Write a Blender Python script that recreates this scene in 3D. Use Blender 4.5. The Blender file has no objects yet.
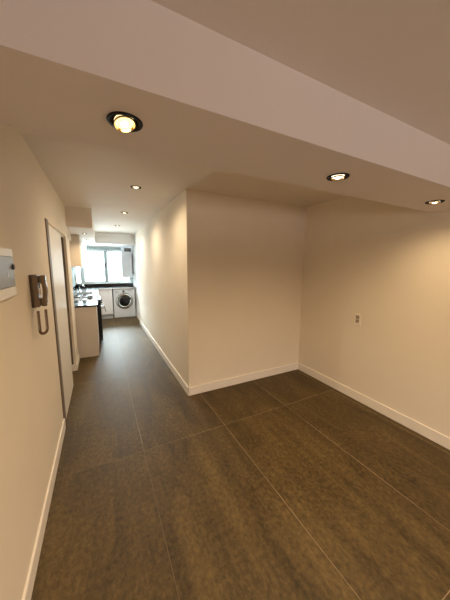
import bpy, bmesh, math, random
from mathutils import Vector, Matrix
random.seed(4)
C = bpy.context.scene.collection
PI = math.pi
sc = bpy.context.scene

# ------------------------------------------------------------------ materials
def new_mat(name):
    m = bpy.data.materials.new(name); m.use_nodes = True
    nt = m.node_tree
    return m, nt, nt.nodes['Principled BSDF']

def rgb(r, g, b): return (r, g, b, 1)

def plain(name, col, rough=.5, metal=0, noise=.04, scale=8, bump=0, bscale=120, spec=.5, coat=0):
    m, nt, bs = new_mat(name)
    tc = nt.nodes.new('ShaderNodeTexCoord')
    n = nt.nodes.new('ShaderNodeTexNoise'); n.inputs['Scale'].default_value = scale; n.inputs['Detail'].default_value = 4
    nt.links.new(tc.outputs['Object'], n.inputs['Vector'])
    r = nt.nodes.new('ShaderNodeValToRGB')
    r.color_ramp.elements[0].position = .3; r.color_ramp.elements[1].position = .7
    r.color_ramp.elements[0].color = rgb(*[max(0, c*(1-noise)) for c in col])
    r.color_ramp.elements[1].color = rgb(*[min(1, c*(1+noise)) for c in col])
    nt.links.new(n.outputs['Fac'], r.inputs['Fac']); nt.links.new(r.outputs['Color'], bs.inputs['Base Color'])
    bs.inputs['Roughness'].default_value = rough; bs.inputs['Metallic'].default_value = metal
    bs.inputs['Specular IOR Level'].default_value = spec
    bs.inputs['Coat Weight'].default_value = coat
    if bump:
        n2 = nt.nodes.new('ShaderNodeTexNoise'); n2.inputs['Scale'].default_value = bscale; n2.inputs['Detail'].default_value = 3
        nt.links.new(tc.outputs['Object'], n2.inputs['Vector'])
        b = nt.nodes.new('ShaderNodeBump'); b.inputs['Strength'].default_value = bump; b.inputs['Distance'].default_value = .002
        nt.links.new(n2.outputs['Fac'], b.inputs['Height']); nt.links.new(b.outputs['Normal'], bs.inputs['Normal'])
    return m

def emit(name, col, strength):
    m, nt, bs = new_mat(name)
    bs.inputs['Base Color'].default_value = rgb(*col)
    bs.inputs['Emission Color'].default_value = rgb(*col)
    bs.inputs['Emission Strength'].default_value = strength
    return m

M = {}
M['wall'] = plain('wall_paint', (.83, .765, .66), .75, noise=.015, scale=2, bump=.25, bscale=90, spec=.3)
M['ceil'] = plain('ceiling_paint', (.76, .70, .63), .8, noise=.012, scale=2, bump=.2, bscale=70, spec=.25)
M['beam'] = plain('beam_paint', (.74, .685, .65), .8, noise=.012, scale=2, bump=.2, bscale=70, spec=.25)
M['kwall'] = plain('kitchen_paint', (.88, .87, .85), .7, noise=.015, scale=2, bump=.15, bscale=90, spec=.3)
M['base'] = plain('baseboard_paint', (.88, .84, .77), .45, noise=.01)
M['door'] = plain('door_lacquer', (.82, .79, .73), .4, noise=.012, scale=3)
M['bronze'] = plain('dark_jamb', (.17, .13, .10), .5, noise=.1)
M['black'] = plain('black_enamel', (.006, .0055, .005), .5, noise=.1, spec=.25)
M['cabinet'] = plain('cabinet_melamine', (.84, .83, .83), .5, noise=.01)
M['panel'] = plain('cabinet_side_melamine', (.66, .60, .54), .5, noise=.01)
M['plinth'] = plain('plinth_grey', (.45, .45, .46), .4, noise=.03)
M['steel'] = plain('brushed_steel', (.42, .41, .39), .42, metal=1, noise=.05, scale=30)
M['chrome'] = plain('chrome', (.8, .8, .8), .08, metal=1, noise=.01)
M['wm'] = plain('washer_silver', (.74, .75, .77), .4, metal=.1, noise=.01)
M['wglass'] = plain('washer_door_glass', (.012, .012, .014), .12, noise=.2, spec=.25)
M['print'] = plain('grey_print', (.12, .12, .13), .5)
M['ovenglass'] = plain('oven_glass', (.02, .018, .016), .08, noise=.2)
M['iron'] = plain('cast_iron', (.03, .028, .026), .55, noise=.2)
M['pvc'] = plain('window_frame_white', (.72, .78, .77), .35, noise=.01)
M['alu'] = plain('shutter_box_grey', (.36, .41, .40), .4, noise=.03)
M['heater'] = plain('heater_enamel', (.72, .74, .78), .35, noise=.01)
M['darkbox'] = plain('flue_dark', (.16, .15, .14), .5, noise=.15)
M['phone'] = plain('intercom_plastic', (.20, .145, .10), .25, noise=.03, coat=.3)
M['phone2'] = plain('intercom_back', (.07, .045, .03), .4, noise=.05)
M['cord'] = plain('cord_brown', (.17, .09, .045), .45, noise=.05)
M['whitep'] = plain('white_plastic', (.90, .89, .86), .35, noise=.01)
M['cover'] = plain('smoked_cover', (.24, .25, .26), .35, noise=.04, scale=5)
M['plate'] = plain('outlet_plastic', (.88, .83, .75), .4, noise=.01)
M['module'] = plain('outlet_module', (.42, .36, .29), .4, noise=.01)
M['slot'] = plain('slot_dark', (.05, .04, .03), .6)
M['lens'] = emit('lamp_lens', (1, .80, .42), 1.3)
M['lenswhite'] = emit('lamp_lens_cool', (1, .92, .74), 2.2)
M['bulb'] = emit('lamp_bulb', (1, .90, .66), 6)
M['reflector'] = plain('lamp_reflector', (.95, .72, .35), .12, metal=1, noise=.02)
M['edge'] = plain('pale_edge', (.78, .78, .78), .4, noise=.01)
M['splash'] = plain('splash_glass', (.26, .30, .28), .7, noise=.03, spec=.1)

# black polished granite
m, nt, bs = new_mat('black_granite')
tc = nt.nodes.new('ShaderNodeTexCoord'); v = nt.nodes.new('ShaderNodeTexVoronoi'); v.inputs['Scale'].default_value = 260
nt.links.new(tc.outputs['Object'], v.inputs['Vector'])
r = nt.nodes.new('ShaderNodeValToRGB'); r.color_ramp.elements[0].color = rgb(.03, .03, .033); r.color_ramp.elements[1].color = rgb(.008, .008, .009)
r.color_ramp.elements[0].position = 0; r.color_ramp.elements[1].position = .22
nt.links.new(v.outputs['Distance'], r.inputs['Fac']); nt.links.new(r.outputs['Color'], bs.inputs['Base Color'])
bs.inputs['Roughness'].default_value = .12
M['granite'] = m

# window glass
m, nt, bs = new_mat('window_glass')
for n in list(nt.nodes):
    if n.type != 'OUTPUT_MATERIAL': nt.nodes.remove(n)
out = [n for n in nt.nodes][0]
tr = nt.nodes.new('ShaderNodeBsdfTransparent'); tr.inputs['Color'].default_value = (.93, .97, .97, 1)
gl = nt.nodes.new('ShaderNodeBsdfGlossy'); gl.inputs['Roughness'].default_value = .02
fr = nt.nodes.new('ShaderNodeFresnel'); fr.inputs['IOR'].default_value = 1.45
mx = nt.nodes.new('ShaderNodeMixShader')
nt.links.new(fr.outputs[0], mx.inputs[0]); nt.links.new(tr.outputs[0], mx.inputs[1]); nt.links.new(gl.outputs[0], mx.inputs[2])
nt.links.new(mx.outputs[0], out.inputs['Surface'])
M['glass'] = m
m2 = m.copy(); m2.name = 'light_tint_pane'  # tint put into the rear pane to warm the light it lets in
[n for n in m2.node_tree.nodes if n.type == 'BSDF_TRANSPARENT'][0].inputs['Color'].default_value = (1, .89, .84, 1)
M['light_tint_glass'] = m2

# floor: large dark slate-look porcelain slabs, .784 x 1.634, thin pale joints
m, nt, bs = new_mat('slate_slab_floor')
L = nt.links.new
def math_n(op, a=None, b=None, c=None):
    n = nt.nodes.new('ShaderNodeMath'); n.operation = op
    for i, x in enumerate((a, b, c)):
        if x is None: continue
        if isinstance(x, (int, float)): n.inputs[i].default_value = x
        else: L(x, n.inputs[i])
    return n.outputs[0]
tc = nt.nodes.new('ShaderNodeTexCoord'); sep = nt.nodes.new('ShaderNodeSeparateXYZ'); L(tc.outputs['Object'], sep.inputs[0])
TX, TY, X0, Y0 = .782, 1.634, .251, 2.006
ux = math_n('DIVIDE', math_n('SUBTRACT', sep.outputs[0], X0), TX)
uy = math_n('DIVIDE', math_n('SUBTRACT', sep.outputs[1], Y0), TY)
fx = math_n('FRACT', ux); fy = math_n('FRACT', uy)
dx = math_n('MULTIPLY', math_n('MINIMUM', fx, math_n('SUBTRACT', 1, fx)), TX)
dy = math_n('MULTIPLY', math_n('MINIMUM', fy, math_n('SUBTRACT', 1, fy)), TY)
jn = nt.nodes.new('ShaderNodeTexNoise'); jn.inputs['Scale'].default_value = 2.6; jn.inputs['Detail'].default_value = 3
L(tc.outputs['Object'], jn.inputs['Vector'])
jm = nt.nodes.new('ShaderNodeMapRange'); L(jn.outputs['Fac'], jm.inputs[0]); jm.inputs[1].default_value = .38; jm.inputs[2].default_value = .62; jm.inputs[3].default_value = .6
wx = nt.nodes.new('ShaderNodeMapRange'); L(math_n('ADD', sep.outputs[0], math_n('MULTIPLY', math_n('GREATER_THAN', sep.outputs[1], 2.1), 2)), wx.inputs[0])
wx.inputs[1].default_value = .2; wx.inputs[2].default_value = .9; wx.inputs[3].default_value = .30
joint = math_n('MULTIPLY', math_n('MULTIPLY', math_n('LESS_THAN', math_n('MINIMUM', dx, dy), .0014), jm.outputs[0]), wx.outputs[0])
tid = math_n('ADD', math_n('MULTIPLY', math_n('FLOOR', ux), 3.7), math_n('MULTIPLY', math_n('FLOOR', uy), 9.1))
comb = nt.nodes.new('ShaderNodeCombineXYZ')
L(math_n('ADD', math_n('MULTIPLY', sep.outputs[0], 1.0), tid), comb.inputs[0])
L(math_n('MULTIPLY', sep.outputs[1], .17), comb.inputs[1]); L(tid, comb.inputs[2])
n1 = nt.nodes.new('ShaderNodeTexNoise'); n1.inputs['Scale'].default_value = 5.5; n1.inputs['Detail'].default_value = 9; n1.inputs['Roughness'].default_value = .62; n1.inputs['Distortion'].default_value = .9
L(comb.outputs[0], n1.inputs['Vector'])
n2 = nt.nodes.new('ShaderNodeTexNoise'); n2.inputs['Scale'].default_value = 42; n2.inputs['Detail'].default_value = 6; n2.inputs['Roughness'].default_value = .7
cb2 = nt.nodes.new('ShaderNodeCombineXYZ'); L(math_n('ADD', sep.outputs[0], tid), cb2.inputs[0]); L(math_n('MULTIPLY', sep.outputs[1], .7), cb2.inputs[1])
L(cb2.outputs[0], n2.inputs['Vector'])
n3 = nt.nodes.new('ShaderNodeTexNoise'); n3.inputs['Scale'].default_value = 1.5; n3.inputs['Detail'].default_value = 12; n3.inputs['Roughness'].default_value = .75; n3.inputs['Distortion'].default_value = 2.5
L(cb2.outputs[0], n3.inputs['Vector'])
mixf = math_n('ADD', math_n('MULTIPLY', n3.outputs['Fac'], .22), math_n('ADD', math_n('MULTIPLY', n1.outputs['Fac'], .34), math_n('MULTIPLY', n2.outputs['Fac'], .44)))
r = nt.nodes.new('ShaderNodeValToRGB')
r.color_ramp.elements[0].position = .38; r.color_ramp.elements[0].color = rgb(.030, .018, .005)
r.color_ramp.elements[1].position = .62; r.color_ramp.elements[1].color = rgb(.158, .107, .038)
e = r.color_ramp.elements.new(.5); e.color = rgb(.082, .053, .017)
L(mixf, r.inputs['Fac'])
mc = nt.nodes.new('ShaderNodeMix'); mc.data_type = 'RGBA'
L(joint, mc.inputs[0]); L(r.outputs['Color'], mc.inputs[6]); mc.inputs[7].default_value = rgb(.42, .32, .21)
L(mc.outputs[2], bs.inputs['Base Color'])
rr = nt.nodes.new('ShaderNodeMapRange'); L(mixf, rr.inputs[0]); rr.inputs[1].default_value = .3; rr.inputs[2].default_value = .7
rr.inputs[3].default_value = .48; rr.inputs[4].default_value = .66
bs.inputs['Specular IOR Level'].default_value = .36
L(rr.outputs[0], bs.inputs['Roughness'])
bp = nt.nodes.new('ShaderNodeBump'); bp.inputs['Strength'].default_value = .6; bp.inputs['Distance'].default_value = .002
L(math_n('SUBTRACT', mixf, math_n('MULTIPLY', joint, .5)), bp.inputs['Height']); L(bp.outputs['Normal'], bs.inputs['Normal'])
M['floor'] = m

# ------------------------------------------------------------------ mesh helpers
def nbm(): return bmesh.new()

def add_box(bm, x0, x1, y0, y1, z0, z1, bevel=0, seg=2):
    r = bmesh.ops.create_cube(bm, size=1)
    vs = r['verts']
    for v in vs:
        v.co = Vector((x0 + (v.co.x+.5)*(x1-x0), y0 + (v.co.y+.5)*(y1-y0), z0 + (v.co.z+.5)*(z1-z0)))
    if bevel:
        es = list({e for v in vs for e in v.link_edges})
        bmesh.ops.bevel(bm, geom=es, offset=bevel, segments=seg, affect='EDGES', profile=.5)
    return bm

def box(*a, **k): return add_box(nbm(), *a, **k)

def add_lathe(bm, prof, seg=32, mat=None):
    """prof: (radius, height) pairs revolved about local Z; open or closed loop of rings."""
    rings = []
    for (rad, z) in prof:
        if rad < 1e-6:
            v = bm.verts.new((0, 0, z)); rings.append([v])
        else:
            rings.append([bm.verts.new((rad*math.cos(2*PI*i/seg), rad*math.sin(2*PI*i/seg), z)) for i in range(seg)])
    new = [v for r in rings for v in r]
    for a, b in zip(rings, rings[1:]):
        for i in range(seg):
            j = (i+1) % seg
            if len(a) == 1 and len(b) == 1: continue
            if len(a) == 1: bm.faces.new((a[0], b[i], b[j]))
            elif len(b) == 1: bm.faces.new((a[i], b[0], a[j]))
            else: bm.faces.new((a[i], b[i], b[j], a[j]))
    if mat is not None:
        for v in new: v.co = mat @ v.co
    return bm

def add_tube(bm, pts, rad, seg=10, cap=True):
    pts = [Vector(p) for p in pts]
    rings = []; prev = None
    for i, p in enumerate(pts):
        t = (pts[min(i+1, len(pts)-1)] - pts[max(i-1, 0)]).normalized()
        if prev is None:
            n = t.orthogonal().normalized()
        else:
            n = (prev - t*prev.dot(t)).normalized()
        prev = n; b = t.cross(n)
        rd = rad[i] if isinstance(rad, (list, tuple)) else rad
        rings.append([bm.verts.new(p + (n*math.cos(2*PI*k/seg) + b*math.sin(2*PI*k/seg))*rd) for k in range(seg)])
    for a, b in zip(rings, rings[1:]):
        for k in range(seg):
            j = (k+1) % seg
            bm.faces.new((a[k], a[j], b[j], b[k]))
    if cap:
        bm.faces.new(rings[0][::-1]); bm.faces.new(rings[-1])
    return bm

def obj(name, bm, mat, parent=None, smooth=False, origin=None):
    bmesh.ops.recalc_face_normals(bm, faces=bm.faces)
    me = bpy.data.meshes.new(name); bm.to_mesh(me); bm.free()
    me.materials.append(mat)
    o = bpy.data.objects.new(name, me); C.objects.link(o)
    if parent is not None:
        o.parent = parent
        o.matrix_parent_inverse = parent.matrix_world.inverted() if origin is None else Matrix()
    if smooth:
        for p in me.polygons: p.use_smooth = True
        try: me.set_sharp_from_angle(angle=math.radians(40))
        except Exception: pass
    return o

def thing(name, label, cat, loc=(0, 0, 0), group=None):
    o = bpy.data.objects.new(name, None); C.objects.link(o)
    o.location = loc; o.matrix_world = Matrix.Translation(loc)
    o.empty_display_size = .1
    o['label'] = label; o['category'] = cat
    if group: o['group'] = group
    return o

def struct(name, bm, mat, label=None, cat=None):
    o = obj(name, bm, mat); o['kind'] = 'structure'
    if label: o['label'] = label
    if cat: o['category'] = cat
    return o

def cut_holes(o, centers, rad, z0, z1):
    b = nbm()
    for (x, y) in centers:
        bmesh.ops.create_cone(b, cap_ends=True, segments=40, radius1=rad, radius2=rad, depth=z1-z0,
                              matrix=Matrix.Translation((x, y, (z0+z1)/2)))
    me = bpy.data.meshes.new('cut'); b.to_mesh(me); b.free()
    c = bpy.data.objects.new('cut', me); C.objects.link(c)
    md = o.modifiers.new('b', 'BOOLEAN'); md.operation = 'DIFFERENCE'; md.object = c; md.solver = 'EXACT'
    bpy.context.view_layer.update()
    dg = bpy.context.evaluated_depsgraph_get()
    nm = bpy.data.meshes.new_from_object(o.evaluated_get(dg))
    o.modifiers.clear(); o.data = nm
    bpy.data.objects.remove(c); bpy.data.meshes.remove(me)

# ------------------------------------------------------------------ dimensions
XL, XH, XR = -.398, .892, 2.668          # left wall, hall right wall, right wall
XK, XKR = -.66, .938                      # kitchen left / right wall
YF, YHE, YB, YR = 2.698, 6.75, 8.36, -2.3  # facing wall, hall wall end, kitchen back, wall behind camera
ZC, ZB, ZT = 2.416, 2.065, 2.284          # hall ceiling, beam underside, near ceiling
YB0, YB1 = .755, 1.16
ZK = 2.135
T = .15

# ------------------------------------------------------------------ shell
struct('floor', box(-1.6, XR+T, YR-T, YB+T, -.12, 0), M['floor'], 'dark brown slate-look large tile floor with thin pale joints', 'floor')

c1 = struct('ceiling', box(-1.0, XR+T, YB1, YB+T, ZC, ZC+.18), M['ceil'], 'pale hall ceiling with round downlights beyond the beam', 'ceiling')
HALL = [(.398, 2.90), (.408, 4.37), (.395, 5.90)]
cut_holes(c1, HALL, .052, ZC-.02, ZC+.07)
c2 = struct('ceiling', box(XL-T, XR+T, YR-T, YB0, ZT, ZT+.3), M['beam'], 'pinkish near ceiling in front of the beam', 'ceiling')
REAR_FILL = [(.35, -.9), (1.75, -.9)]  # unseen downlights behind the camera, added to light the beam front
cut_holes(c2, REAR_FILL, .052, ZT-.02, ZT+.07)
c3 = struct('ceiling_beam', box(XL-T, XR+T, YB0, YB1, ZB, ZC+.18), M['beam'], 'dropped boxed beam across the ceiling holding three downlights', 'beam')
BEAM = [(.103, .938), (1.149, .949), (2.196, .962)]
cut_holes(c3, BEAM, .052, ZB-.02, ZB+.07)

# left wall: near stretch, header over opening, pier, niche behind the door
YD0, YD1, ZH = 2.685, 4.13, 1.975
b = nbm()
add_box(b, XL-T, XL, YR-T, YD0, 0, ZC+.1)
add_box(b, XK-.3, XL, YD0, 4.90, ZH, ZC+.1)
add_box(b, XK-.3, XL, YD1, 4.56, 0, ZH)
add_box(b, XK-.3-T, XK-.3, YD0-T, 4.56, 0, ZC)
add_box(b, XK-.3, XL-T, YD0-T, YD0, 0, ZC)
struct('wall_left', b, M['wall'], 'long cream left wall with a door opening', 'wall')
struct('wall_kitchen_left', box(XK-T-.2, XK, 4.56, YB+T, 0, ZC+.1), M['kwall'], 'kitchen left wall behind the stove', 'wall')
struct('wall_facing', box(XH, XR+T, YF, YHE, 0, ZC+.1), M['wall'], 'cream block of wall between hallway and right hand corner', 'wall')
struct('wall_kitchen_right', box(XKR, XKR+T, YHE, YB+T, 0, ZC+.1), M['kwall'], 'kitchen right wall beside the washing machine', 'wall')
struct('wall_right', box(XR, XR+T, YR-T, YF, 0, ZC+.1), M['wall'], 'cream right wall with one power outlet', 'wall')
b = nbm()
RW = (.75, 1.55, 1.25, 1.75)  # opening sized for the light it throws on the beam front
add_box(b, XL, RW[0], YR-T, YR, 0, ZT); add_box(b, RW[1], XR, YR-T, YR, 0, ZT)
add_box(b, RW[0], RW[1], YR-T, YR, 0, RW[2]); add_box(b, RW[0], RW[1], YR-T, YR, RW[3], ZT)
struct('wall_back', b, M['wall'], 'wall behind the viewer, opened for an added window', 'wall')
w = thing('added_window', 'added unseen window behind the viewer, lighting the beam front', 'window', (1.15, YR, 1.25)); w['kind'] = 'structure'  # window added out of view as a light source for the beam
b = nbm()
for (a_, c_, e_, f_) in ((.75, .79, 1.25, 1.75), (1.51, 1.55, 1.25, 1.75), (.79, 1.51, 1.25, 1.29), (.79, 1.51, 1.71, 1.75)):
    add_box(b, a_, c_, YR-.09, YR-.04, e_, f_, bevel=.003)
obj('window_frame', b, M['pvc'], w)
obj('pane', box(.788, 1.512, YR-.068, YR-.062, 1.288, 1.712), M['light_tint_glass'], w)

# kitchen end wall with window opening
WX0, WX1, WZ0, WZ1 = -.63, .915, 1.005, 2.10
b = nbm()
add_box(b, XK, WX0, YB, YB+T, 0, ZC+.1); add_box(b, WX1, XKR, YB, YB+T, 0, ZC+.1)
add_box(b, WX0, WX1, YB, YB+T, 0, WZ0); add_box(b, WX0, WX1, YB, YB+T, WZ1, ZC+.1)
struct('wall_end', b, M['kwall'], 'kitchen end wall around the bright window', 'wall')

# bulkhead over the cabinets and beam over the window
c4 = struct('ceiling_bulkhead', box(XK-.1, -.062, 4.34, 7.5, ZK, ZC+.02), M['ceil'], 'dropped boxed soffit over the kitchen wall cabinets', 'soffit')
SOFF = [(-.205, 5.14), (-.197, 6.49)]
cut_holes(c4, SOFF, .040, ZK-.02, ZK+.05)
struct('ceiling_beam', box(XK-.1, XKR+.02, 7.5, YB+.05, ZK, ZC+.02), M['kwall'], 'boxed beam above the kitchen window', 'beam')

# baseboards
BH, BT = .105, .013
def skirt(name, x0, x1, y0, y1, label):
    b = nbm(); add_box(b, x0, x1, y0, y1, 0, BH, bevel=.003, seg=2)
    return struct(name, b, M['base'], label, 'baseboard')
skirt('baseboard_left', XL, XL+BT, YR, YD0-.031, 'white baseboard along the near left wall')
b = nbm(); add_box(b, XL, XL+BT, YD1-.013, 4.56, 0, BH, bevel=.003); add_box(b, XL-.055, XL+.005, YD1-.013, YD1, 0, BH, bevel=.003)
struct('baseboard_left', b, M['base'], 'short white baseboard around the pier before the kitchen', 'baseboard')
b = nbm(); add_box(b, XH-BT, XH, YF-BT, YHE+BT, 0, BH, bevel=.003); add_box(b, XH-BT+.002, XKR-.005, YHE, YHE+BT, 0, BH, bevel=.003)
struct('baseboard_hall', b, M['base'], 'white baseboard along the right side of the hallway', 'baseboard')
skirt('baseboard_facing', XH-BT+.001, XR, YF-BT, YF, 'white baseboard under the facing wall')
skirt('baseboard_right', XR-BT, XR, YR, YF-BT, 'white baseboard under the right wall')
skirt('baseboard_back', XL+BT, XR-BT, YR, YR+BT, 'white baseboard behind the viewer')
skirt('baseboard_kitchen', XKR-BT, XKR, YHE+BT, YB, 'white baseboard at the kitchen right wall')

# ------------------------------------------------------------------ door in the left wall
d = thing('door_1', 'white flush door leaf with dark jamb in left wall', 'door', (XL, YD0, 0)); d['kind'] = 'structure'
obj('door_leaf', box(XL-.034, XL+.004, 2.752, 3.585, .012, 1.955, bevel=.003), M['door'], d)
b = nbm()
add_box(b, XL-.07, XL+.010, YD0-.03, 2.748, 0, 1.985, bevel=.002)
obj('jamb', b, M['bronze'], d)
b = nbm(); add_box(b, XL-.075, XL-.030, YD1-.012, YD1, 0, 1.972)
obj('jamb', b, M['bronze'], d)
b = nbm(); add_box(b, XL-.06, XL-.02, 2.742, YD1-.012, 1.957, 1.975)
obj('head_rail', b, M['door'], d)

# ------------------------------------------------------------------ window
w = thing('window_1', 'bright white framed sliding kitchen window', 'window', (0, YB, WZ0)); w['kind'] = 'structure'
FY0, FY1 = YB+.045, YB+.115
b = nbm()
add_box(b, WX0, WX0+.015, FY0, FY1, WZ0, WZ1, bevel=.003); add_box(b, -.515, -.435, FY0-.01, FY1, WZ0+.035, 1.99, bevel=.003); add_box(b, WX1-.03, WX1, FY0, FY1, WZ0, WZ1, bevel=.003)
add_box(b, WX0+.015, WX1-.03, FY0, FY1, WZ0, WZ0+.035, bevel=.003); add_box(b, WX0+.015, WX1-.03, FY0, FY1, 1.99, 2.0+.02, bevel=.003)
obj('window_frame', b, M['pvc'], w)
def sash(x0, x1, y0, y1, fw):
    z0, z1 = WZ0+.035, 1.99
    b = nbm()
    if fw < .09: add_box(b, x0, x0+fw, y0, y1, z0, z1, bevel=.003)
    add_box(b, x1-min(fw, .06), x1, y0, y1, z0, z1, bevel=.003)
    add_box(b, x0+fw, x1-fw, y0, y1, z0, z0+.03, bevel=.003); add_box(b, x0+fw, x1-fw, y0, y1, z1-.03, z1, bevel=.003)
    s = obj('sash', b, M['pvc'], w)
    if fw > .09: obj('meeting_stile', box(x0, x0+fw, y0-.004, y1, z0, z1, bevel=.003), M['alu'], s)
    ym = (y0+y1)/2
    g = obj('pane', box(x0+fw-.003, x1-min(fw, .06)+.003, ym-.003, ym+.003, z0+.027, z1-.027), M['glass'], s)
    return s
sash(-.435, .20, FY0+.036, FY0+.062, .035)
obj('side_pane', box(WX0+.013, -.513, FY0+.04, FY0+.046, WZ0+.033, 1.992), M['glass'], w)
s = sash(.135, WX1-.03, FY0+.006, FY0+.032, .095)
b = nbm(); add_box(b, .150, .176, FY0-.022, FY0+.006, 1.50, 1.62, bevel=.005)
obj('window_handle', b, M['black'], s)
b = nbm()
add_box(b, WX0, WX1, YB+.02, YB+.12, 2.01, WZ1, bevel=.004)
for k in range(3): add_box(b, WX0+.01, WX1-.01, YB+.014, YB+.022, 2.022+k*.026, 2.040+k*.026, bevel=.002)
obj('shutter_box', b, M['alu'], w)

# ------------------------------------------------------------------ downlights
def downlight(x, y, z, r, label, group, lens_mat, tilt=.0, ty=0., warm=(1, .74, .46), power=20, cone=164, rec=.03, ring_mat='black'):
    t = thing('downlight', label, 'ceiling light', (x, y, z), group)
    b = nbm()
    ri = r*.80
    add_lathe(b, [(r, .0), (r, -.003), (r*.97, -.0055), (r*.86, -.0060), (ri, -.002), (r*.74, .022), (r*.62, .024), (r*.72, .02), (ri-.0005, .0)], 40,)
    o = obj('trim_ring', b, M[ring_mat], t, smooth=True, origin=1)
    mt = Matrix.Rotation(tilt, 4, 'X') @ Matrix.Rotation(ty, 4, 'Y')
    b = nbm(); rl = r*.60
    add_lathe(b, [(rl, .010), (rl*1.02, .006), (rl*.97, .004), (rl*.80, .020), (rl*.55, .030)], 36, Matrix.Translation((0, 0, -.014)) @ mt)
    obj('reflector', b, M['reflector'], t, smooth=True, origin=1)
    b = nbm()
    add_lathe(b, [(0, .008), (rl*.40, .008), (rl*.44, .010), (rl*.60, .012), (rl*.64, .014), (rl*.90, .012), (rl*.93, .018), (0, .019)], 36, Matrix.Translation((0, 0, -.014)) @ mt)
    obj('lens', b, lens_mat, t, smooth=True, origin=1)
    b = nbm(); add_lathe(b, [(0, .002), (rl*.30, .004), (rl*.36, .0075), (0, .0078)], 28, Matrix.Translation((0, 0, -.014)) @ mt)
    obj('bulb', b, M['bulb'], t, smooth=True, origin=1)
    ld = bpy.data.lights.new('downlight_lamp', 'SPOT'); ld.energy = power; ld.color = warm
    ld.spot_size = math.radians(cone); ld.spot_blend = 1; ld.shadow_soft_size = .004
    lo = bpy.data.objects.new('lamp_light', ld); C.objects.link(lo)
    lo.parent = t; lo.location = (0, 0, -.022)
    return t

WARM = (1, .71, .39)
PW = 31
GB = 'black downlights in the beam'
downlight(*BEAM[0], ZB, .056, 'large black ringed downlight in the beam, leftmost and closest, glowing warm', GB, M['lens'], tilt=math.radians(-14), ty=math.radians(-8), warm=WARM, power=PW*.36)
downlight(*BEAM[1], ZB, .056, 'black ringed downlight in the middle of the beam, lit', GB, M['lenswhite'], warm=WARM, power=PW*1.8)
downlight(*BEAM[2], ZB, .056, 'black ringed downlight at the right end of the beam near the wall', GB, M['lenswhite'], warm=WARM, power=PW*.6)
GH = 'downlights in the hallway ceiling'
downlight(*HALL[0], ZC, .056, 'hallway ceiling downlight closest to the beam, dark rim and bright lens', GH, M['lenswhite'], warm=(1, .77, .50), power=PW*1.0)
downlight(*HALL[1], ZC, .056, 'middle downlight of the three along the hallway ceiling', GH, M['lenswhite'], warm=(1, .80, .56), power=PW*1.05)
downlight(*HALL[2], ZC, .056, 'farthest small downlight of the hallway ceiling, closest to the kitchen window', GH, M['lenswhite'], warm=(1, .92, .80), power=PW*1.05)
GS = 'small downlights under the kitchen soffit'
downlight(*SOFF[0], ZK, .043, 'small dark rimmed downlight under the kitchen soffit before the wall cabinet', GS, M['lens'], warm=WARM, power=20, cone=150)
downlight(*SOFF[1], ZK, .043, 'small dark rimmed downlight under the kitchen soffit closer to the window', GS, M['lenswhite'], warm=(1, .93, .85), power=34, cone=160)
for (x, y) in REAR_FILL:
    downlight(x, y, ZT, .056, 'added unseen downlight behind the viewer, lighting the beam front', 'added downlights behind the viewer', M['lenswhite'], warm=(1, .70, .50), power=PW*.8)

# ------------------------------------------------------------------ electrical panel on left wall
t = thing('electrical_panel', 'white framed electrical panel with smoked grey cover on left wall, at photo edge', 'electrical panel', (XL, 1.43, 1.44))
y0, y1, z0, z1 = 1.245, 1.582, 1.438, 1.668
b = nbm()
add_box(b, XL, XL+.016, y0, y1, z0, z0+.048, bevel=.003); add_box(b, XL, XL+.016, y0, y1, z1-.038, z1, bevel=.003)
add_box(b, XL, XL+.016, y0, y0+.03, z0+.046, z1-.036, bevel=.003); add_box(b, XL, XL+.016, y1-.018, y1, z0+.046, z1-.036, bevel=.003)
add_box(b, XL, XL+.004, y0+.01, y1-.01, z0+.02, z1-.02)
obj('panel_frame', b, M['whitep'], t)
obj('cover', box(XL+.004, XL+.019, y0+.028, y1-.017, z0+.049, z1-.039, bevel=.003), M['cover'], t)
b = nbm(); add_lathe(b, [(0, .006), (.012, .006), (.0135, .004), (.0135, 0), (0, 0)], 20, Matrix.Translation((XL+.018, y1-.032, z1-.088)) @ Matrix.Rotation(PI/2, 4, 'Y'))
obj('latch', b, M['black'], t, smooth=True)
b = nbm()
vs = [b.verts.new((XL+.0195+dz, yy, zz)) for dz in (0, .0008) for (yy, zz) in ((1.455, 1.535), (1.475, 1.535), (1.465, 1.558))]
b.faces.new(vs[:3]); b.faces.new(vs[3:][::-1])
for i in range(3): j = (i+1) % 3; b.faces.new((vs[i], vs[j], vs[3+j], vs[3+i]))
obj('warning_sticker', b, M['whitep'], t)

# ------------------------------------------------------------------ intercom handset
t = thing('intercom_phone', 'brownish wall intercom handset with coiled cord on left wall', 'intercom', (XL, 1.93, 1.32))
y0, y1, z0, z1 = 1.92, 1.99, 1.315, 1.528
obj('wall_plate', box(XL, XL+.014, y0-.006, y1+.004, z0+.002, z1-.002, bevel=.004), M['phone2'], t)
b = nbm()
# body with sloping front, cradle recess between the two rests
prof = [(.012, z0), (.040, z0+.004), (.046, z0+.03), (.040, z0+.07), (.038, z0+.14), (.046, z1-.03), (.042, z1-.004), (.012, z1)]
ra = [b.verts.new((XL+dx_, y0, z)) for dx_, z in prof]; rb = [b.verts.new((XL+dx_, y1, z)) for dx_, z in prof]
b.faces.new(ra); b.faces.new(rb[::-1])
for i in range(len(prof)):
    j = (i+1) % len(prof); b.faces.new((ra[i], ra[j], rb[j], rb[i]))
bmesh.ops.bevel(b, geom=list(b.edges), offset=.003, segments=2, affect='EDGES')
obj('base', b, M['phone'], t, smooth=True)
b = nbm()
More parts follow.
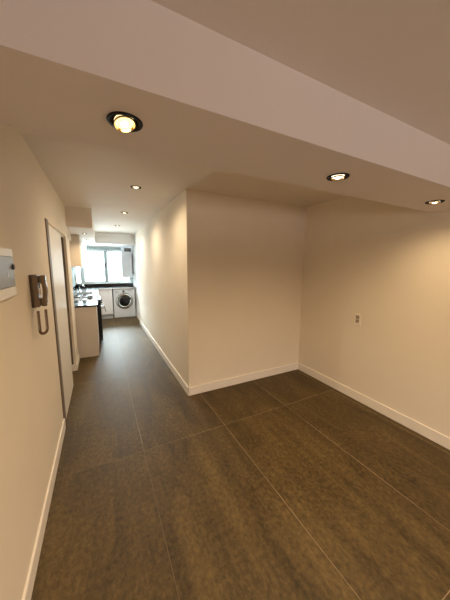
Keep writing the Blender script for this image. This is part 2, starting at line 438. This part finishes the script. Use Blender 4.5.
# handset: arched grip joining ear and mouth cups
hy = 1.962
def cup(zc_):
    add_box(b, XL+.044, XL+.078, hy-.024, hy+.027, zc_-.027, zc_+.027, bevel=.009, seg=3)
cup(z1-.032); cup(z0+.032)
n = 12
for k in range(n):
    pass
pts = []
for k in range(n+1):
    a = k/n
    z = z0+.03 + a*(z1-z0-.06)
    pts.append((XL+.060+.010*math.sin(PI*a), hy, z))
rings = []
for i, p in enumerate(pts):
    q = [(-.010, -.020), (.008, -.023), (.014, -.014), (.014, .014), (.008, .023), (-.010, .020)]
    rings.append([b.verts.new((p[0]+dx_, p[1]+dy_, p[2])) for dx_, dy_ in q])
for a_, b_ in zip(rings, rings[1:]):
    for k in range(6):
        j = (k+1) % 6; b.faces.new((a_[k], a_[j], b_[j], b_[k]))
b.faces.new(rings[0][::-1]); b.faces.new(rings[-1])
obj('handset', b, M['phone'], t, smooth=True)
obj('door_button', box(XL+.040, XL+.0465, y0+.008, y0+.024, z0+.085, z0+.125, bevel=.003), M['whitep'], t)
# coiled cord: straight tails, then a helix along a U
def upath(s):       # s in 0..1 along the loop hanging below the phone
    ya, yb, zt, zl = 1.915, 1.965, z0-.02, z0-.175
    rr_ = (yb-ya)/2; L1 = zt-(zl+rr_); L2 = PI*rr_; tot = 2*L1+L2; q = s*tot
    xx = XL+.030
    if q < L1: return Vector((xx, ya, zt-q)), Vector((0, 0, -1))
    if q < L1+L2:
        a = (q-L1)/rr_
        return Vector((xx, ya+rr_-rr_*math.cos(a), zl+rr_-rr_*math.sin(a))), Vector((0, math.sin(a), -math.cos(a)))
    return Vector((xx, yb, zl+rr_+(q-L1-L2))), Vector((0, 0, 1))
pts = []; turns = 52; N = turns*9
for i in range(N+1):
    s_ = i/N; p_, t_ = upath(s_)
    n_ = Vector((1, 0, 0)); bb = t_.cross(n_)
    a = 2*PI*turns*s_
    p_.x += .032*max(0, min(1, (p_.y-1.915)/.05))
    pts.append(p_ + (n_*math.cos(a)+bb*math.sin(a))*.0068)
b = nbm(); add_tube(b, pts, .0024, 6)
cd = obj('coiled_cord', b, M['cord'], t, smooth=True)
b = nbm()
add_tube(b, [pts[0], (XL+.032, 1.915, z0-.010), (XL+.030, 1.917, z0+.006)], .0018, 6)
obj('cord_tail', b, M['whitep'], t, smooth=True); b = nbm()
add_tube(b, [pts[-1], (XL+.062, 1.964, z0-.008), (XL+.062, 1.962, z0+.012)], .0018, 6)
obj('cord_tail', b, M['whitep'], t, smooth=True)

# ------------------------------------------------------------------ outlet on right wall
t = thing('power_outlet', 'double power outlet plate on the right wall', 'outlet', (XR, 1.785, .91))
yc, zc_ = 1.785, .982
obj('cover_plate', box(XR-.009, XR, yc-.042, yc+.042, zc_-.075, zc_+.062, bevel=.003), M['plate'], t)
for dz in (.024, -.024):
    mo = obj('socket', box(XR-.0115, XR-.008, yc-.022, yc+.022, zc_+dz-.021, zc_+dz+.021, bevel=.0015), M['module'], t)
    b = nbm()
    for (a, dy_, dzz) in ((.5, -.009, .004), (-.5, .009, .004), (0, 0, -.011)):
        q = nbm(); add_box(q, -.0005, .0025, -.0016, .0016, -.0055, .0055)
        me = bpy.data.meshes.new('x'); q.to_mesh(me); q.free()
        for v in me.vertices: v.co = Matrix.Rotation(a, 3, 'X') @ v.co + Vector((XR-.0122, yc+dy_, zc_+dz+dzz))
        b.from_mesh(me); bpy.data.meshes.remove(me)
    obj('pin_slots', b, M['slot'], mo)

# ------------------------------------------------------------------ kitchen: left run
CT0, CT1 = .878, .908
XF = -.088      # cabinet fronts of left run
def pull(x, y, z0, z1, parent, axis):
    b = nbm()
    if axis == 'x':   # front faces +x
        pts = [(x, y, z0), (x+.028, y, z0+.004), (x+.032, y, z0+.012), (x+.032, y, z1-.012), (x+.028, y, z1-.004), (x, y, z1)]
    else:             # front faces -y
        pts = [(x, y, z0), (x, y-.028, z0+.004), (x, y-.032, z0+.012), (x, y-.032, z1-.012), (x, y-.028, z1-.004), (x, y, z1)]
    add_tube(b, pts, .007, 8)
    return obj('handle', b, M['black'], parent, smooth=True)

t = thing('base_cabinet', 'beige sided base cabinet closest to the viewer, beside the cooker', 'cabinet', (-.37, 5.0, 0))
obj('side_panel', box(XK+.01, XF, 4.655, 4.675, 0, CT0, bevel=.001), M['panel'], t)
obj('carcass', box(XK+.01, XF-.02, 4.675, 5.29, .10, CT0), M['cabinet'], t)
dr = obj('door', box(XF-.019, XF+.001, 4.676, 5.287, .105, CT0-.006, bevel=.002), M['cabinet'], t)
pull(XF, 5.24, .66, .80, dr, 'x')
obj('plinth', box(XK+.05, XF-.05, 4.675, 5.29, 0, .10), M['plinth'], t)

# cooker
t = thing('gas_cooker', 'stainless gas cooker with black oven front set into the left counter', 'cooker', (-.36, 5.6, 0))
CY0, CY1, CXF = 5.30, 5.90, -.015
obj('cooker_body', box(XK+.02, CXF-.03, CY0, CY1, .07, .895, bevel=.003), M['black'], t)
b = nbm()
for (x, y) in ((XK+.08, CY0+.06), (XK+.08, CY1-.06), (CXF-.08, CY0+.06), (CXF-.08, CY1-.06)):
    b = nbm(); add_lathe(b, [(0, 0), (.02, 0), (.018, .07), (0, .075)], 14, Matrix.Translation((x, y, 0)))
    obj('foot', b, M['black'], t)
tp = obj('hob_top', box(XK+.02, CXF-.01, CY0, CY1, .893, .914, bevel=.005), M['steel'], t)
od = obj('oven_door', box(CXF-.028, CXF, CY0+.004, CY1-.004, .22, .775, bevel=.006), M['ovenglass'], t)
b = nbm(); add_tube(b, [(CXF, CY0+.06, .725), (CXF+.035, CY0+.065, .73), (CXF+.038, CY0+.09, .73), (CXF+.038, CY1-.09, .73), (CXF+.035, CY1-.065, .73), (CXF, CY1-.06, .725)], .009, 10)
obj('oven_handle', b, M['darkbox'], od, smooth=True)
obj('lower_drawer', box(CXF-.028, CXF-.002, CY0+.004, CY1-.004, .08, .212, bevel=.004), M['black'], t)
cp = obj('control_panel', box(CXF-.03, CXF-.002, CY0+.002, CY1-.002, .785, .892, bevel=.004), M['black'], t)
for k in range(5):
    b = nbm(); add_lathe(b, [(0, 0), (.021, 0), (.021, .006), (.017, .009), (.015, .028), (0, .029)], 20, Matrix.Translation((CXF-.003, CY0+.08+k*.11, .838)) @ Matrix.Rotation(PI/2, 4, 'Y'))
    obj('knob', b, M['black'], cp, smooth=True)
for (bx_, by_, br) in ((-.50, 5.44, .035), (-.50, 5.76, .045), (-.20, 5.44, .045), (-.20, 5.76, .035)):
    b = nbm(); add_lathe(b, [(0, 0), (br+.012, 0), (br+.010, .008), (br, .010), (br, .018), (br-.008, .022), (0, .022)], 24, Matrix.Translation((bx_, by_, .913)))
    obj('burner', b, M['iron'], tp, smooth=True)
for cxx in (-.50, -.20):
    b = nbm(); g = .008; zt = .952
    def bar(p, q): add_tube(b, [p, q], .006, 6)
    x0_, x1_, ya_, yb_ = cxx-.135, cxx+.135, CY0+.04, CY1-.04
    for (p, q) in (((x0_, ya_, zt), (x1_, ya_, zt)), ((x0_, yb_, zt), (x1_, yb_, zt)), ((x0_, ya_, zt), (x0_, yb_, zt)), ((x1_, ya_, zt), (x1_, yb_, zt)),
                   ((x0_, (ya_+yb_)/2, zt), (x1_, (ya_+yb_)/2, zt))): bar(p, q)
    for yy in (5.44, 5.76):
        bar((x0_, yy, zt), (cxx-.03, yy, zt)); bar((x1_, yy, zt), (cxx+.03, yy, zt)); bar((cxx, yy-.13, zt), (cxx, yy-.03, zt)); bar((cxx, yy+.03, zt), (cxx, yy+.13, zt))
    for (x, y) in ((x0_, ya_), (x1_, ya_), (x0_, yb_), (x1_, yb_)): bar((x, y, .913), (x, y, zt))
    obj('pan_support', b, M['iron'], tp, smooth=True)

t = thing('base_cabinet', 'white base cabinet beyond the cooker, under the sink', 'cabinet', (-.37, 6.8, 0))
obj('carcass', box(XK+.01, XF-.02, 5.91, 6.30, .10, CT0), M['cabinet'], t)
b = nbm(); add_box(b, XK+.01, XF-.02, 6.30, 6.90, .10, .72); obj('carcass', b, M['cabinet'], t)
obj('carcass', box(XK+.01, XF-.02, 6.90, 7.745, .10, CT0), M['cabinet'], t)
for (a, c_) in ((5.912, 6.50), (6.503, 7.09)):
    dr = obj('door', box(XF-.019, XF+.001, a, c_, .105, CT0-.006, bevel=.002), M['cabinet'], t)
    pull(XF, c_-.05, .66, .80, dr, 'x')
obj('door', box(XF-.019, XF-.001, 7.093, 7.738, .105, CT0-.006), M['cabinet'], t)
obj('plinth', box(XK+.05, XF-.05, 5.91, 7.76, 0, .10), M['plinth'], t)

# back run
YFR = 7.755
t = thing('base_cabinet', 'white base cabinet with black handle left of the washing machine', 'cabinet', (.1, 8.05, 0))
obj('carcass', box(XK+.01, .285, YFR+.02, YB-.01, .13, CT0), M['cabinet'], t)
dr = obj('door', box(XF+.004, .283, YFR, YFR+.019, .135, CT0-.014, bevel=.002), M['cabinet'], t)
b = nbm(); add_tube(b, [(.055, YFR, .40), (.055, YFR-.03, .395), (.062, YFR-.033, .37), (.088, YFR-.033, .25), (.092, YFR-.03, .235), (.092, YFR, .23)], .009, 8)
obj('handle', b, M['black'], dr, smooth=True)
obj('plinth', box(XF-.04, .285, YFR+.05, YFR+.07, 0, .13), M['plinth'], t)

# worktop (L-shape) with sink cut-out
t = thing('worktop', 'polished black granite worktop in an L around the kitchen corner', 'worktop', (-.37, 6.5, CT0))
SX0, SX1, SY0, SY1 = -.53, -.175, 6.33, 6.86
b = nbm()
add_box(b, XK, XF+.02, 4.64, CY0-.002, CT0, CT1)
obj('slab', b, M['granite'], t); b = nbm()
add_box(b, XK, XF+.02, CY1+.002, SY0, CT0, CT1)
add_box(b, XK, SX0, SY0, SY1, CT0, CT1); add_box(b, SX1, XF+.02, SY0, SY1, CT0, CT1)
add_box(b, XK, XF+.02, SY1, YB, CT0, CT1)
add_box(b, XF+.02, XKR, YFR-.03, YB, CT0, CT1)
obj('slab', b, M['granite'], t)
b = nbm()
add_box(b, XK+.018, XKR, YB-.02, YB, CT1, CT1+.085)
add_box(b, XK, XK+.018, CY1+.002, YB, CT1, CT1+.065)
obj('upstand', b, M['granite'], t)
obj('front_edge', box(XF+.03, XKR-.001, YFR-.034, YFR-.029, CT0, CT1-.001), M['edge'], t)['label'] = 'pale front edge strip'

# sink bowl
t = thing('kitchen_sink', 'steel sink bowl sunk into the black worktop beyond the cooker', 'sink', (-.35, 6.6, .75))
b = nbm()
w_ = .002
SX0, SX1, SY0, SY1 = SX0+.002, SX1-.002, SY0+.002, SY1-.002
add_box(b, SX0, SX1, SY0, SY1, .745, .748)
add_box(b, SX0, SX0+w_, SY0, SY1, .748, CT1-.004); add_box(b, SX1-w_, SX1, SY0, SY1, .748, CT1-.004)
add_box(b, SX0+w_, SX1-w_, SY0, SY0+w_, .748, CT1-.004); add_box(b, SX0+w_, SX1-w_, SY1-w_, SY1, .748, CT1-.004)
obj('bowl', b, M['steel'], t)
b = nbm(); add_lathe(b, [(0, 0), (.04, 0), (.036, .003), (.02, .001), (0, .001)], 24, Matrix.Translation((-.35, 6.6, .748)))
obj('drain', b, M['chrome'], t, smooth=True)
t = thing('kitchen_tap', 'small chrome tap in the far left corner of the worktop', 'tap', (-.50, 7.30, CT1))
b = nbm(); add_lathe(b, [(0, 0), (.025, 0), (.025, .008), (.016, .012), (.015, .07), (0, .075)], 20, Matrix.Translation((-.50, 7.30, CT1)))
obj('tap_body', b, M['chrome'], t, smooth=True)
b = nbm(); pts = [(-.50, 7.30, CT1+.06)] + [(-.50+.03+(-.03)*math.cos(a)+.03*(a/PI)*2, 7.30-.12*(a/PI), CT1+.10+.05*math.sin(a)) for a in [PI*k/10 for k in range(11)]]
add_tube(b, pts, .009, 10); obj('spout', b, M['chrome'], t, smooth=True)
b = nbm(); add_tube(b, [(-.50, 7.31, CT1+.07), (-.50, 7.36, CT1+.10)], [.008, .005], 8); obj('lever', b, M['chrome'], t, smooth=True)

# splashback
t = obj('splashback', box(XK, XK+.006, 4.57, YB, CT1+.066, 1.535), M['splash']); t['label'] = 'grey green glossy splashback on the kitchen left wall'; t['category'] = 'splashback'; t['kind'] = 'structure'

# wall cabinets
UX, UZ0, UZ1 = -.302, 1.535, 2.122
ycs = [(5.50, 6.19), (6.192, 6.88), (6.882, 7.57), (7.572, 8.255)]
for i, (a, c_) in enumerate(ycs):
    t = thing('wall_cabinet', ['wall cabinet closest to the viewer, its beige side lit by a warm glow', 'second white wall cabinet towards the window above the worktop', 'third white wall cabinet towards the window above the worktop', 'white wall cabinet in the corner next to the window'][i], 'cabinet', (-.48, (a+c_)/2, UZ0), 'wall cabinets above the left worktop')
    if i == 0:
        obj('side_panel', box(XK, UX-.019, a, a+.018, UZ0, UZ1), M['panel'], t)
        obj('carcass', box(XK, UX-.020, a+.018, c_, UZ0, UZ1), M['cabinet'], t)
    else:
        obj('carcass', box(XK, UX-.020, a, c_, UZ0, UZ1), M['cabinet'], t)
    obj('door', box(UX-.019, UX, a+.001, c_-.001, UZ0-.002, UZ1-.004, bevel=.0015), M['cabinet'], t)

# ------------------------------------------------------------------ washing machine
t = thing('washing_machine', 'silver front loading washing machine with round dark door under the worktop', 'washing machine', (.606, 8.03, 0))
WA, WB, WY0, WY1, WZ = .312, .902, 7.745, 8.30, .855
obj('cabinet_body', box(WA, WB, WY0+.012, WY1, .015, WZ, bevel=.008), M['wm'], t)
b = nbm()
for (x, y) in ((WA+.05, WY0+.06), (WB-.05, WY0+.06), (WA+.05, WY1-.06), (WB-.05, WY1-.06)):
    b = nbm(); add_lathe(b, [(0, 0), (.022, 0), (.020, .016), (0, .016)], 14, Matrix.Translation((x, y, 0)))
    obj('foot', b, M['black'], t)
obj('kick_panel', box(WA+.004, WB-.004, WY0+.002, WY0+.014, .02, .125, bevel=.003), M['wm'], t)
obj('front_panel', box(WA+.002, WB-.002, WY0, WY0+.013, .128, .735, bevel=.004), M['wm'], t)
cp = obj('control_panel', box(WA+.002, WB-.002, WY0-.004, WY0+.013, .738, WZ-.002, bevel=.005), M['wm'], t)
R90 = Matrix.Rotation(PI/2, 4, 'X')
cx, cz = .607, .505
def fr_(x, y, z): return Matrix.Translation((x, y, z)) @ R90
dd = nbm(); add_lathe(dd, [(.150, .0), (.222, .0), (.226, .012), (.214, .030), (.190, .036), (.172, .026), (.150, .020)], 56, fr_(cx, WY0, cz))
b0 = nbm(); add_lathe(b0, [(.222, .0), (.238, .0), (.236, .012), (.225, .014)], 56, fr_(cx, WY0, cz))
dd = obj('door_ring', dd, M['chrome'], t, smooth=True)
b = nbm(); add_lathe(b, [(.196, .0352), (.191, .0368), (.174, .028), (.170, .024)], 56, fr_(cx, WY0, cz)); obj('dark_band', b, M['wglass'], dd, smooth=True)
obj('outer_band', b0, M['print'], dd, smooth=True)
b = nbm(); add_lathe(b, [(0, .058), (.05, .056), (.10, .048), (.135, .034), (.160, .018)], 56, fr_(cx, WY0, cz)); obj('door_glass', b, M['wglass'], dd, smooth=True)
obj('door_latch', box(cx+.176, cx+.196, WY0-.044, WY0-.030, cz-.04, cz+.04, bevel=.004), M['steel'], dd)
obj('detergent_drawer', box(WA+.02, WA+.175, WY0-.008, WY0, .752, .838, bevel=.003), M['wm'], cp)
b = nbm()
add_box(b, WA+.04, WA+.085, WY0-.009, WY0-.007, .806, .812); add_box(b, WA+.06, WA+.140, WY0-.009, WY0-.007, .770, .784)
obj('drawer_print', b, M['print'], cp)
b = nbm(); add_lathe(b, [(0, .03), (.024, .03), (.028, .026), (.030, 0), (0, 0)], 28, fr_(cx-.02, WY0-.003, .795)); obj('program_knob', b, M['black'], cp, smooth=True)
for k in range(4):
    b = nbm(); add_lathe(b, [(0, .006), (.007, .006), (.008, 0), (0, 0)], 14, fr_(cx+.09+k*.045, WY0-.003, .79)); obj('button', b, M['steel'], cp, smooth=True)
obj('display', box(cx+.10, cx+.20, WY0-.006, WY0-.003, .812, .832, bevel=.001), M['print'], cp)

# ------------------------------------------------------------------ water heater
t = thing('water_heater', 'white boxy water heater hung in front of the right window pane', 'water heater', (.77, 8.1, 1.22))
obj('casing', box(.60, .890, 7.98, 8.25, 1.195, 1.965, bevel=.018, seg=3), M['heater'], t)
obj('mounting_plate', box(.890, XKR, 8.16, 8.24, 1.28, 1.92, bevel=.003), M['heater'], t)
b = nbm()
for x, l in ((.70, .10), (.76, .09), (.83, .12)):
    pass
add_tube(b, [(.76, 8.1, 1.22), (.76, 8.1, 1.16), (.775, 8.12, 1.14), (.84, 8.2, 1.135), (XKR, 8.22, 1.13)], .010, 8)
add_tube(b, [(.85, 8.1, 1.22), (.85, 8.1, 1.18), (.865, 8.13, 1.165), (XKR, 8.17, 1.16)], .010, 8)
obj('pipe', b, M['steel'], t, smooth=True)
b = nbm(); add_lathe(b, [(0, 0), (.014, 0), (.016, .03), (.012, .04), (0, .04)], 14, Matrix.Translation((.70, 8.06, 1.175))); obj('gas_valve', b, M['black'], t, smooth=True)
b = nbm(); add_box(b, .70, .880, 8.02, 8.22, 1.965, 2.065, bevel=.006)
obj('draught_hood', b, M['darkbox'], t)
b = nbm(); add_tube(b, [(.66, 8.12, 1.98), (.66, 8.12, 2.06), (.66, 8.14, 2.09), (.66, 8.2, 2.10), (.66, 8.33, 2.10)], .042, 16)
obj('flue_pipe', b, M['heater'], t, smooth=True)

# ------------------------------------------------------------------ daylight
wd = bpy.data.worlds.new('World'); sc.world = wd; wd.use_nodes = True
bg = wd.node_tree.nodes['Background']; bg.inputs['Color'].default_value = (.86, .95, 1, 1); 
wn = wd.node_tree; wt = wn.nodes.new('ShaderNodeTexCoord'); ws = wn.nodes.new('ShaderNodeSeparateXYZ'); wn.links.new(wt.outputs['Generated'], ws.inputs[0])
wr = wn.nodes.new('ShaderNodeFloatCurve'); wm_ = wn.nodes.new('ShaderNodeMapRange'); wn.links.new(ws.outputs[2], wm_.inputs[0]); wm_.inputs[1].default_value = -1; wm_.inputs[2].default_value = 1
cv = wr.mapping.curves[0]
cv.points[0].location = (0, .2); cv.points[1].location = (1, 1)
for p_ in ((.36, .24), (.44, .18), (.475, .035), (.53, .035), (.60, .16), (.72, .60)): cv.points.new(*p_)
for p_ in cv.points: p_.handle_type = 'VECTOR'
wr.mapping.update()
wn.links.new(wm_.outputs[0], wr.inputs['Value'])
wx_ = wn.nodes.new('ShaderNodeMath'); wx_.operation = 'MULTIPLY'; wx_.inputs[1].default_value = 140
wn.links.new(wr.outputs[0], wx_.inputs[0]); wn.links.new(wx_.outputs[0], bg.inputs['Strength'])
#
pl = bpy.data.lights.new('window_portal', 'AREA'); pl.shape = 'RECTANGLE'; pl.size = WX1-WX0; pl.size_y = 1.0
pl.cycles.is_portal = True
po = bpy.data.objects.new('window_portal', pl); C.objects.link(po)
po.location = ((WX0+WX1)/2, YB+.14, 1.5); po.rotation_euler = (-PI/2, 0, 0)

pl2 = pl.copy(); pl2.size = .8; pl2.size_y = .5; po2 = bpy.data.objects.new('window_portal', pl2); C.objects.link(po2)  # portal of the added rear window
po2.location = (1.15, YR-.13, 1.5); po2.rotation_euler = (PI/2, 0, 0)

# ------------------------------------------------------------------ camera
cd = bpy.data.cameras.new('camera'); co = bpy.data.objects.new('camera', cd); C.objects.link(co)
cd.sensor_fit = 'VERTICAL'; cd.sensor_height = 36; cd.sensor_width = 27; cd.lens = 243.893*36/600; cd.clip_start = .02
fw = Vector((0.45065, 0.88112, -0.14328)); rt = Vector((0.89083, -0.45426, 0.00836)); up = Vector((0.05772, 0.13141, 0.98965))
m3 = Matrix((rt, up, -fw)).transposed()
co.matrix_world = Matrix.Translation((0, 0, 1.6)) @ m3.to_4x4()
sc.camera = co

vs_ = sc.view_settings
vs_.view_transform = 'Standard'; vs_.look = 'None'; vs_.gamma = 1; vs_.use_curve_mapping = False; vs_.exposure = .2
sc.cycles.use_denoising = True
sc.cycles.max_bounces = 12; sc.cycles.diffuse_bounces = 8
